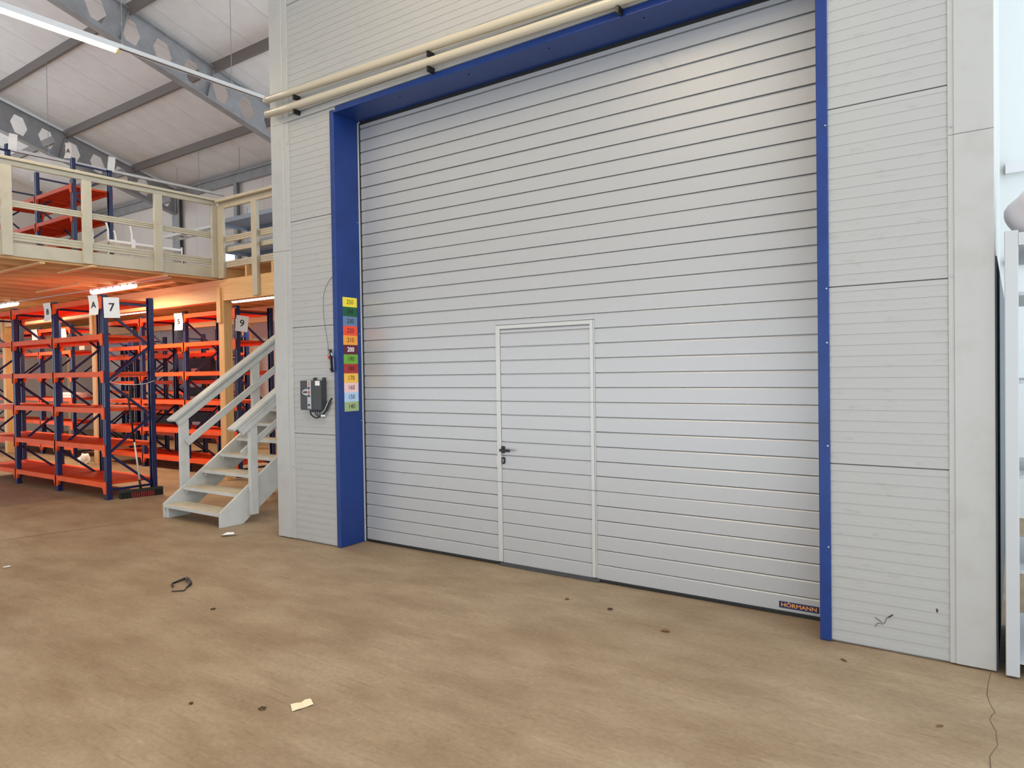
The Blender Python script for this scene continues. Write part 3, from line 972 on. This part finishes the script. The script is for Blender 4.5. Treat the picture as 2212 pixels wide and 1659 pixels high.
# broom
bh_ = thing('broom', 'wide floor broom with black and red bristles leaning on the navy rack', 'broom', (-5.05, .56, 0))
A, B = Vector((-5.10, .27, 0)), Vector((-4.97, .86, 0))
dv = (B - A).normalized()
nv = Vector((dv.y, -dv.x, 0))
mb = MB()
for e0, e1, z0, z1 in ((-.035, .035, .085, .125),):
    P8 = [A + nv * e0, A + nv * e1, B + nv * e1, B + nv * e0]
    mb.add([(p.x, p.y, z) for z in (z0, z1) for p in P8], [(3, 2, 1, 0), (4, 5, 6, 7)] + [(i, (i + 1) % 4, 4 + (i + 1) % 4, 4 + i) for i in range(4)])
mb.build('broom_head', mat('broom_green', (26, 38, 30), .5), bh_, bevel=.006)
BRB, BRR = mat('bristle_black', (24, 26, 22), .8), mat('bristle_red', (120, 38, 34), .8)
N = 24
for grp, M in ((range(0, N), None),):
    mk, mr = MB(), MB()
    for q in grp:
        p = A + (B - A) * ((q + .5) / N)
        for s in (-.022, 0, .022):
            tgt = mr if 6 <= q < 19 else mk
            a0 = p + nv * s
            a1 = p + nv * (s * 1.9)
            tgt.bar((a0.x, a0.y, .088), (a1.x, a1.y, .002), .019, .014, (dv.x, dv.y, 0))
    mk.build('bristles', BRB, bh_, props={'kind': 'stuff'})
    mr.build('bristles', BRR, bh_, props={'kind': 'stuff'})
b0, b1 = Vector((-5.04, .56, .115)), Vector((-5.125, .445, 1.54))
lp = lambda t: b0 + (b1 - b0) * t
MB().tube([lp(0), lp(.10)], .018, 10).build('socket', BLACKP, bh_, smooth=True)
MB().tube([lp(.09), lp(.52)], .0125, 10).build('lower_handle', mat('handle_white', (210, 208, 205), .4), bh_, smooth=True)
MB().tube([lp(.5), lp(1)], .0135, 10).build('upper_handle', BLACKP, bh_, smooth=True)

# ------------------------------------------------------------------ lamps
def area(name, loc, sx, sy, watts, parent, colr=LAMP, rz=0):
    ld = bpy.data.lights.new(name, 'AREA')
    ld.shape = 'RECTANGLE'
    ld.size, ld.size_y = sx, sy
    ld.energy = watts
    ld.color = colr
    lo = bpy.data.objects.new(name, ld)
    off = Vector((0, 0, 0))
    if parent:
        off = parent.location
    lo.location = Vector(loc) - off
    lo.rotation_euler = (0, 0, rz)
    lo.parent = parent
    col.objects.link(lo)
    return lo


def batten(label, x0, x1, y, z, watts=110):
    t = thing('batten_light', label, 'light', ((x0 + x1) / 2, y, z), 'lit batten lights under the mezzanine')
    MB().box(x0, x1, y - .05, y + .05, z + .045, z + .085).build('light_housing', TRUNK, t, bevel=.004)
    n = 10
    pts = [(y + .055 * math.cos(a), z + .045 - .06 * math.sin(a)) for a in [math.pi * k / n for k in range(n + 1)]]
    MB().prism(pts, x0 + .01, x1 - .01, 0).build('diffuser', TUBEW, t)
    for q in range(6):
        xq = x0 + (x1 - x0) * (q + .5) / 6
        MB().box(xq - .01, xq + .01, y - .062, y - .05, z + .03, z + .06).build('clip', DKGREY, t)
    area('lamp', ((x0 + x1) / 2, y, z - .03), x1 - x0, .1, watts, t, (1.0, .80, .54))
    return t


batten('lit white batten light above the rack marked 7', -8.2, -6.69, 1.38, 3.36)
batten('lit white batten light above the far bay of the rack marked 7', -12.86, -11.36, 1.3, 3.36)
batten('lit white batten light above the rack marked 9, beside the stairs', -7.8, -6.28, 4.02, 3.36)
batten('lit white batten light behind the paper sign reading 7', -12.55, -11.0, 3.92, 3.36)
cb2 = MB().tube([(-11.35, 1.3, 3.43), (-8.21, 1.38, 3.43)], .012, 8).tube([(-6.68, 1.38, 3.43), (-5.56, 1.40, 3.43)], .012, 8).build('light_conduit', LTGREY, None)
tag(cb2, 'thin conduit linking the batten lights under the mezzanine', 'conduit')


def trunking(label, x, z, ya, yb, lit, wires, down=40, colr=LAMP):
    t = thing('light_trunking', label, 'light', (x, (ya + yb) / 2, z), 'hanging light trunking')
    MB().prism([(x - .035, z + .06), (x + .035, z + .06), (x + .042, z), (x - .042, z)], ya, yb, 1).build('trunking_rail', TRUNK, t)
    MB().box(x - .012, x + .012, ya, yb, z - .004, z + .002).build('trunking_slot', DKGREY, t)
    for where, a, b_ in lit:                     # where: '' in the picture, else the name of a tube outside it
        tn, ln = ('lit_tube', 'lamp') if not where else (where + '_lit_tube_offscreen', where + '_lamp_offscreen')
        MB().box(x - .05, x + .05, a, b_, z - .03, z - .004).build('light_body', TRUNK, t)
        MB().tube([(x, a + .02, z - .055), (x, b_ - .02, z - .055)], .022, 10).build(tn, TUBE, t)
        MB().tube([(x, b_ - .03, z - .055), (x, b_ + .005, z - .055)], .028, 10).box(x - .02, x + .02, b_ - .03, b_, z - .05, z - .01).build('tube_holder', mat('holder_yellow', (236, 196, 90), .4), t)
        area(ln, (x, (a + b_) / 2, z - .085), .1, b_ - a, down, t, colr)
    for y in wires:
        MB().tube([(x, y, z + .05), (x, y, roof_z(y) + .01)], .006, 6).build('wire', ZINC, t)
        MB().tube([(x, y, z + .045), (x, y, z + .1)], .014, 8).build('wire_clip', ZINC, t)
    return t


trunking('hanging light trunking with one lit tube above the guard rail', -5.04, 6.65, -9, 6.6, [('', -1.15, .37), ('next_trunking', -2.75, -1.25)], (2.28 + 1.81 * -1 - .03, 2.25, 5.87))
trunking('unlit hanging light trunking above the mezzanine racks', -12.0, 6.74, -8, 6.6, [], (2.25, 5.87))
trunking('hanging light trunking with lit tubes in front of the big door', 2.1, 6.65, -9, -.4, [('door_front', -2.6, -1.1), ('door_middle', -4.2, -2.7), ('door_rear', -7.4, -5.9)], (-1.37, -4.99))

# ------------------------------------------------------------------ other things on the mezzanine
ct = thing('mesh_trolley', 'white wire mesh trolley standing behind the mezzanine guard rail', 'trolley', (-6.9, 1.55, ZD))
WIREM = mat('white_wire', (226, 230, 234), .4)
CX0, CX1, CY0, CY1, CZ = -7.15, -6.6, .92, 2.2, 4.09
for x in (CX0, CX1):
    for y in (CY0, 1.31):
        MB().tube(curve([(x, y, ZD), (x, y, 4.2), (x, y - .01, 4.3), (x, y - .03, 4.38)], 4), .016, 8).build('trolley_post', WIREM, ct, smooth=True)
    MB().tube([(x, CY1, ZD), (x, CY1, CZ + .05)], .016, 8).build('trolley_post', WIREM, ct, smooth=True)
    MB().bar((x, CY0, CZ), (x, CY1, CZ), .02, .04).build('deck_frame', WIREM, ct)
    MB().box(x - .02, x + .02, 1.30, 1.36, 3.9, 4.16).build('side_plate', WIREM, ct)
mb = MB()
for k in range(25):
    y = CY0 + (CY1 - CY0) * k / 24
    mb.bar((CX0, y, CZ), (CX1, y, CZ), .016, .008)
for k in range(9):
    x = CX0 + (CX1 - CX0) * k / 8
    mb.bar((x, CY0, CZ + .008), (x, CY1, CZ + .008), .016, .008)
mb.build('mesh_deck', WIREM, ct)

sh = thing('steel_shelving', 'bluish grey steel shelving on the mezzanine beside the stair rail', 'shelving', (-7.0, 4.0, ZD))
for x in (-7.75, -6.3, -5.2):
    for y in (3.6, 4.4):
        MB().box(x - .02, x + .02, y - .02, y + .02, ZD, ZD + 1.75).build('shelf_post', SKYG, sh)
for z in (3.9, 4.45, 5.0):
    MB().box(-7.75, -5.2, 3.6, 4.4, z - .02, z).box(-7.75, -5.2, 3.585, 3.6, z - .085, z).box(-7.77, -7.75, 3.6, 4.4, z - .085, z).box(-7.75, -5.2, 4.4, 4.415, z - .085, z).build('shelf_board', SKYG, sh)
lad = thing('louvre_strip', 'white louvred strip hanging in front of the far wall', 'louvre strip', (-11, 6.4, 5.6))
mb = MB()
mb.bar((-14.5, 6.2, 5.85), (-8, 6.2, 5.85), .03, .05).bar((-14.5, 6.65, 5.85), (-8, 6.65, 5.85), .03, .05)
mb.build('side_rail', TRUNK, lad)
for k in range(20):
    x = -14.4 + k * .33
    MB().box(x, x + .1, 6.2, 6.65, 5.83, 5.85).build('rung', TRUNK, lad)
for x in (-14, -11, -8.5):
    MB().tube([(x, 6.42, 5.86), (x, 6.42, roof_z(6.42) + .15)], .008, 6).build('wire', ZINC, lad)
MB().box(-14.4, -8.1, 6.28, 6.57, 5.90, 5.93).build('reflector', TRUNK, lad)

# ------------------------------------------------------------------ side room seen past the wall end
cbn = thing('white_cabinet', 'tall white open cabinet beside the wall end', 'cabinet', (6.3, .4, 0))
CABW = mat('cabinet_white', (184, 186, 186), .4)
box('side_panel', (5.703, 5.735, -.03, .95, .012, 2.5), CABW, cbn)
box('front_stile', (5.700, 5.766, -.055, -.03, .012, 2.545), CABW, cbn, bevel=.004)
box('side_panel', (6.87, 6.9, -.03, .95, .012, 2.5), CABW, cbn)
box('front_stile', (6.83, 6.90, -.055, -.03, .012, 2.545), CABW, cbn, bevel=.004)
box('top_rail', (5.766, 6.83, -.055, -.03, 2.46, 2.53), CABW, cbn)
for z in (.1, .62, 1.16, 1.7, 2.2, 2.48):
    box('shelf', (5.735, 6.87, -.02, .95, z - .02, z), CABW, cbn)
for i, (x, y, z, r, h, M, lab) in enumerate([(5.86, .2, 1.16, .055, .2, SKYG, 'blue-grey tin on the shelf of the tall white cabinet'), (5.85, .15, .62, .05, .22, PAPER, 'white bottle on the low shelf of the tall white cabinet'),
                                             (5.87, .25, 1.7, .06, .16, LTGREY, 'light grey jar on the upper shelf of the tall white cabinet')]):
    o = thing('container', lab, 'container', (x, y, z))
    MB().tube([(x, y, z), (x, y, z + h * .75), (x, y, z + h * .85), (x, y, z + h)], [r, r, r * .6, r * .5], 16).build('container_body', M, o, smooth=True)
    MB().tube([(x, y, z + h), (x, y, z + h + .02)], r * .55, 16).build('lid', PAPER, o)
bagm = bpy.data.meshes.new('bag')
bm = bmesh.new()
bmesh.ops.create_icosphere(bm, subdivisions=4, radius=1)
for v in bm.verts:
    p = v.co
    w = 1 + .10 * math.sin(5 * p.x + 3 * p.z) * math.sin(4 * p.y + 1)
    zz = p.z * w
    v.co = Vector((6.02 + .30 * p.x * w, .2 + .24 * p.y * w, 2.482 + max(0, .19 + .2 * zz)))
bm.to_mesh(bagm)
bm.free()
bagm.polygons.foreach_set('use_smooth', [True] * len(bagm.polygons))
bagm.materials.append(mat('bag_film', (226, 220, 222), .35))
bag = bpy.data.objects.new('plastic_bag', bagm)
col.objects.link(bag)
tag(bag, 'full white plastic bag lying on top of the tall white cabinet', 'bag')
sb = struct('wall_side', 'pale white wall of the bright side room beyond the cabinet', 'wall')
box('wall_panel', (3.0, 9.6, 5.2, 5.3, 0, 7.9), mat('side_wall_paint', (228, 234, 230), .6), sb)
box('wall_rail', (5.66, 9.6, 5.1, 5.2, 4.0, 4.12), TRUNK, sb)
box('wall_rail', (5.66, 9.6, 5.12, 5.2, 2.95, 3.02), TRUNK, sb)

# ------------------------------------------------------------------ litter on the floor
def scrap(name, label, pts, M, cat, z=.0015, lift=.006, group=None):
    mb = MB()
    n = len(pts)
    cx, cy = sum(p[0] for p in pts) / n, sum(p[1] for p in pts) / n
    vs = [(x, y, z + lift * abs(math.sin(7 * i))) for i, (x, y) in enumerate(pts)] + [(x, y, z + lift * abs(math.sin(7 * i)) + .0008) for i, (x, y) in enumerate(pts)]
    vs += [(cx, cy, z), (cx, cy, z + .001)]
    fs = [(i, (i + 1) % n, 2 * n) for i in range(n)] + [(n + i, n + (i + 1) % n, 2 * n + 1) for i in range(n)] + [(i, (i + 1) % n, n + (i + 1) % n, n + i) for i in range(n)]
    return tag(mb.add(vs, fs).build(name, M, None), label, cat, group)


o = MB()
pts = [((2.527, -2.545), (2.603, -2.592)), ((2.548, -2.52), (2.616, -2.565)), ((2.556, -2.495), (2.622, -2.52)), ((2.553, -2.468), (2.632, -2.495)), ((2.575, -2.448), (2.64, -2.482))]
hz_ = (.004, .008, .003, .007, .010)
vs = [(x, y, h + e) for e in (0, .001) for h, pr in zip(hz_, pts) for x, y in pr]
fs = []
for q in range(4):
    i0 = 2 * q
    fs += [(i0, i0 + 1, i0 + 3, i0 + 2), (10 + i0, 10 + i0 + 2, 10 + i0 + 3, 10 + i0 + 1), (i0, i0 + 2, 12 + i0, 10 + i0), (i0 + 1, 11 + i0, 13 + i0, i0 + 3)]
o.add(vs, fs)
tag(o.build('paper_scrap', PAPERY, None), 'wavy cream paper strip lying alone on the open concrete floor', 'paper')
scrap('paper_scrap', 'torn white paper scrap on the floor in front of the stairs', [(-1.56, -.34), (-1.50, -.37), (-1.44, -.33), (-1.40, -.25), (-1.40, -.20), (-1.46, -.24), (-1.50, -.22), (-1.56, -.27)], PAPER, 'paper', lift=.025)
scrap('paper_scrap', 'small flat white paper bit on the floor far from the stairs', [(-2.17, -2.25), (-2.12, -2.26), (-2.09, -2.22), (-2.13, -2.19), (-2.17, -2.2)], PAPER, 'paper', lift=.006)
SP = [(-.109, -1.717), (-.150, -1.706), (-.201, -1.671), (-.217, -1.628), (-.225, -1.590), (-.214, -1.545), (-.149, -1.564), (-.116, -1.569), (-.047, -1.595), (-.022, -1.633), (.017, -1.678), (.060, -1.719), (.033, -1.749), (-.005, -1.791)]
SH = [.012, .014, .012, .012, .014, .022, .030, .026, .016, .010, .007, .006, .006, .006]
cpts = curve([(x, y, h) for (x, y), h in zip(SP, SH)], 4)
rad = [.006, .009, .009, .008, .009, .014, .016, .014, .011, .008, .005, .005, .005, .004]
rr = [rad[min(k // 4, 13)] + (rad[min(k // 4 + 1, 13)] - rad[min(k // 4, 13)]) * (k % 4) / 4 for k in range(len(cpts))]
st_ = MB().tube(cpts, [min(r_, p.z - .001) for r_, p in zip(rr, cpts)], 6).build('plastic_strap', BLACKP, None, smooth=True)
tag(st_, 'bent black plastic strap lying on the concrete floor', 'strap')
for x, y, r, nm, lab in [(2.869, -.192, .022, 'dry_leaf', 'small brown dry leaf near the wicket door threshold'), (3.786, -.422, .034, 'dry_leaf', 'round brown dry leaf on the floor before the big door'),
                         (4.89, -.30, .026, 'dry_leaf', 'narrow brown dry leaf near the foot of the blue frame'), (5.438, -.907, .024, 'wood_splinter', 'thin brown splinter on the floor near the crack')]:
    t = random.uniform(0, 3)
    k = .3 if nm == 'wood_splinter' or 'narrow' in lab else .7
    scrap(nm, lab, [(x + r * (math.cos(a) * math.cos(t) - k * math.sin(a) * math.sin(t)), y + r * (math.cos(a) * math.sin(t) + k * math.sin(a) * math.cos(t))) for a in [2 * math.pi * q / 8 for q in range(8)]], mat('leaf_brown', (120, 84, 52), .8), 'leaf' if nm == 'dry_leaf' else 'splinter', lift=.008)
for x, y, r, lab in [(3.263, -.225, .024, 'small black clump of dirt on the floor before the big door'), (.704, -1.86, .022, 'small dark dirt crumb near the black strap'), (2.44, -2.66, .024, 'dark dirt crumb beside the cream paper strip'),
                     (2.06, -2.84, .012, 'tiny dark crumb on the open floor past the cream strip')]:
    mb = MB()
    for q in range(5):
        a = q * 1.3
        c0 = Vector((x + r * .6 * math.cos(a), y + r * .6 * math.sin(a), .004))
        mb.tube([c0 - Vector((.3 * r, .1 * r, 0)), c0 + Vector((0, 0, .003)), c0 + Vector((.35 * r, .2 * r * math.sin(q), .001))], [.003, .005, .002], 6)
    tag(mb.build('dirt_crumb', DIRT, None), lab, 'dirt')
# pallet with wrapped goods beside the stairs, white plastic at the wooden post
pl = thing('pallet', 'low wooden pallet on the floor beyond the stairs', 'pallet', (-2.75, 1.75, 0))
for y in (1.42, 1.75, 2.05):
    MB().box(-3.1, -2.3, y, y + .09, 0, .09).build('bearer', CARD, pl)
for k in range(6):
    MB().box(-3.1 + k * .135, -2.99 + k * .135, 1.4, 2.16, .09, .11).build('pallet_board', CARD, pl)
bx_ = MB()
rnd = random.Random(3)
gm = bpy.data.meshes.new('film')
bm = bmesh.new()
bmesh.ops.create_icosphere(bm, subdivisions=4, radius=1)
for v in bm.verts:
    p = v.co
    w = 1 + .12 * math.sin(9 * p.x + 4 * p.z) * math.sin(8 * p.y + 2) + .05 * rnd.random()
    v.co = Vector((-2.75 + .34 * p.x * w, 1.72 + .3 * p.y * w, .111 + max(0, .13 + .14 * p.z * w)))
bm.to_mesh(gm)
bm.free()
gm.materials.append(mat('shrink_film', (220, 214, 216), .25, noise=((150, 120, 118), 14, (.45, .7), (1, 1, 1))))
go = bpy.data.objects.new('wrapped_bundle', gm)
col.objects.link(go)
tag(go, 'bundle wrapped in clear white film on the wooden pallet', 'bundle')
gm2 = bpy.data.meshes.new('sheet_heap')
bm = bmesh.new()
bmesh.ops.create_icosphere(bm, subdivisions=3, radius=1)
for v in bm.verts:
    p = v.co
    w = 1 + .25 * math.sin(6 * p.x + 3 * p.z) * math.sin(5 * p.y + 2)
    v.co = Vector((-10.3 + .15 * p.x * w, 2.08 + .09 * p.y * w, max(.001, .06 + .15 * p.z * w + .05 * p.x)))
bm.to_mesh(gm2)
bm.free()
gm2.materials.append(PAPER)
go2 = bpy.data.objects.new('plastic_heap', gm2)
col.objects.link(go2)
tag(go2, 'crumpled white plastic heap at the foot of a wooden post', 'plastic')
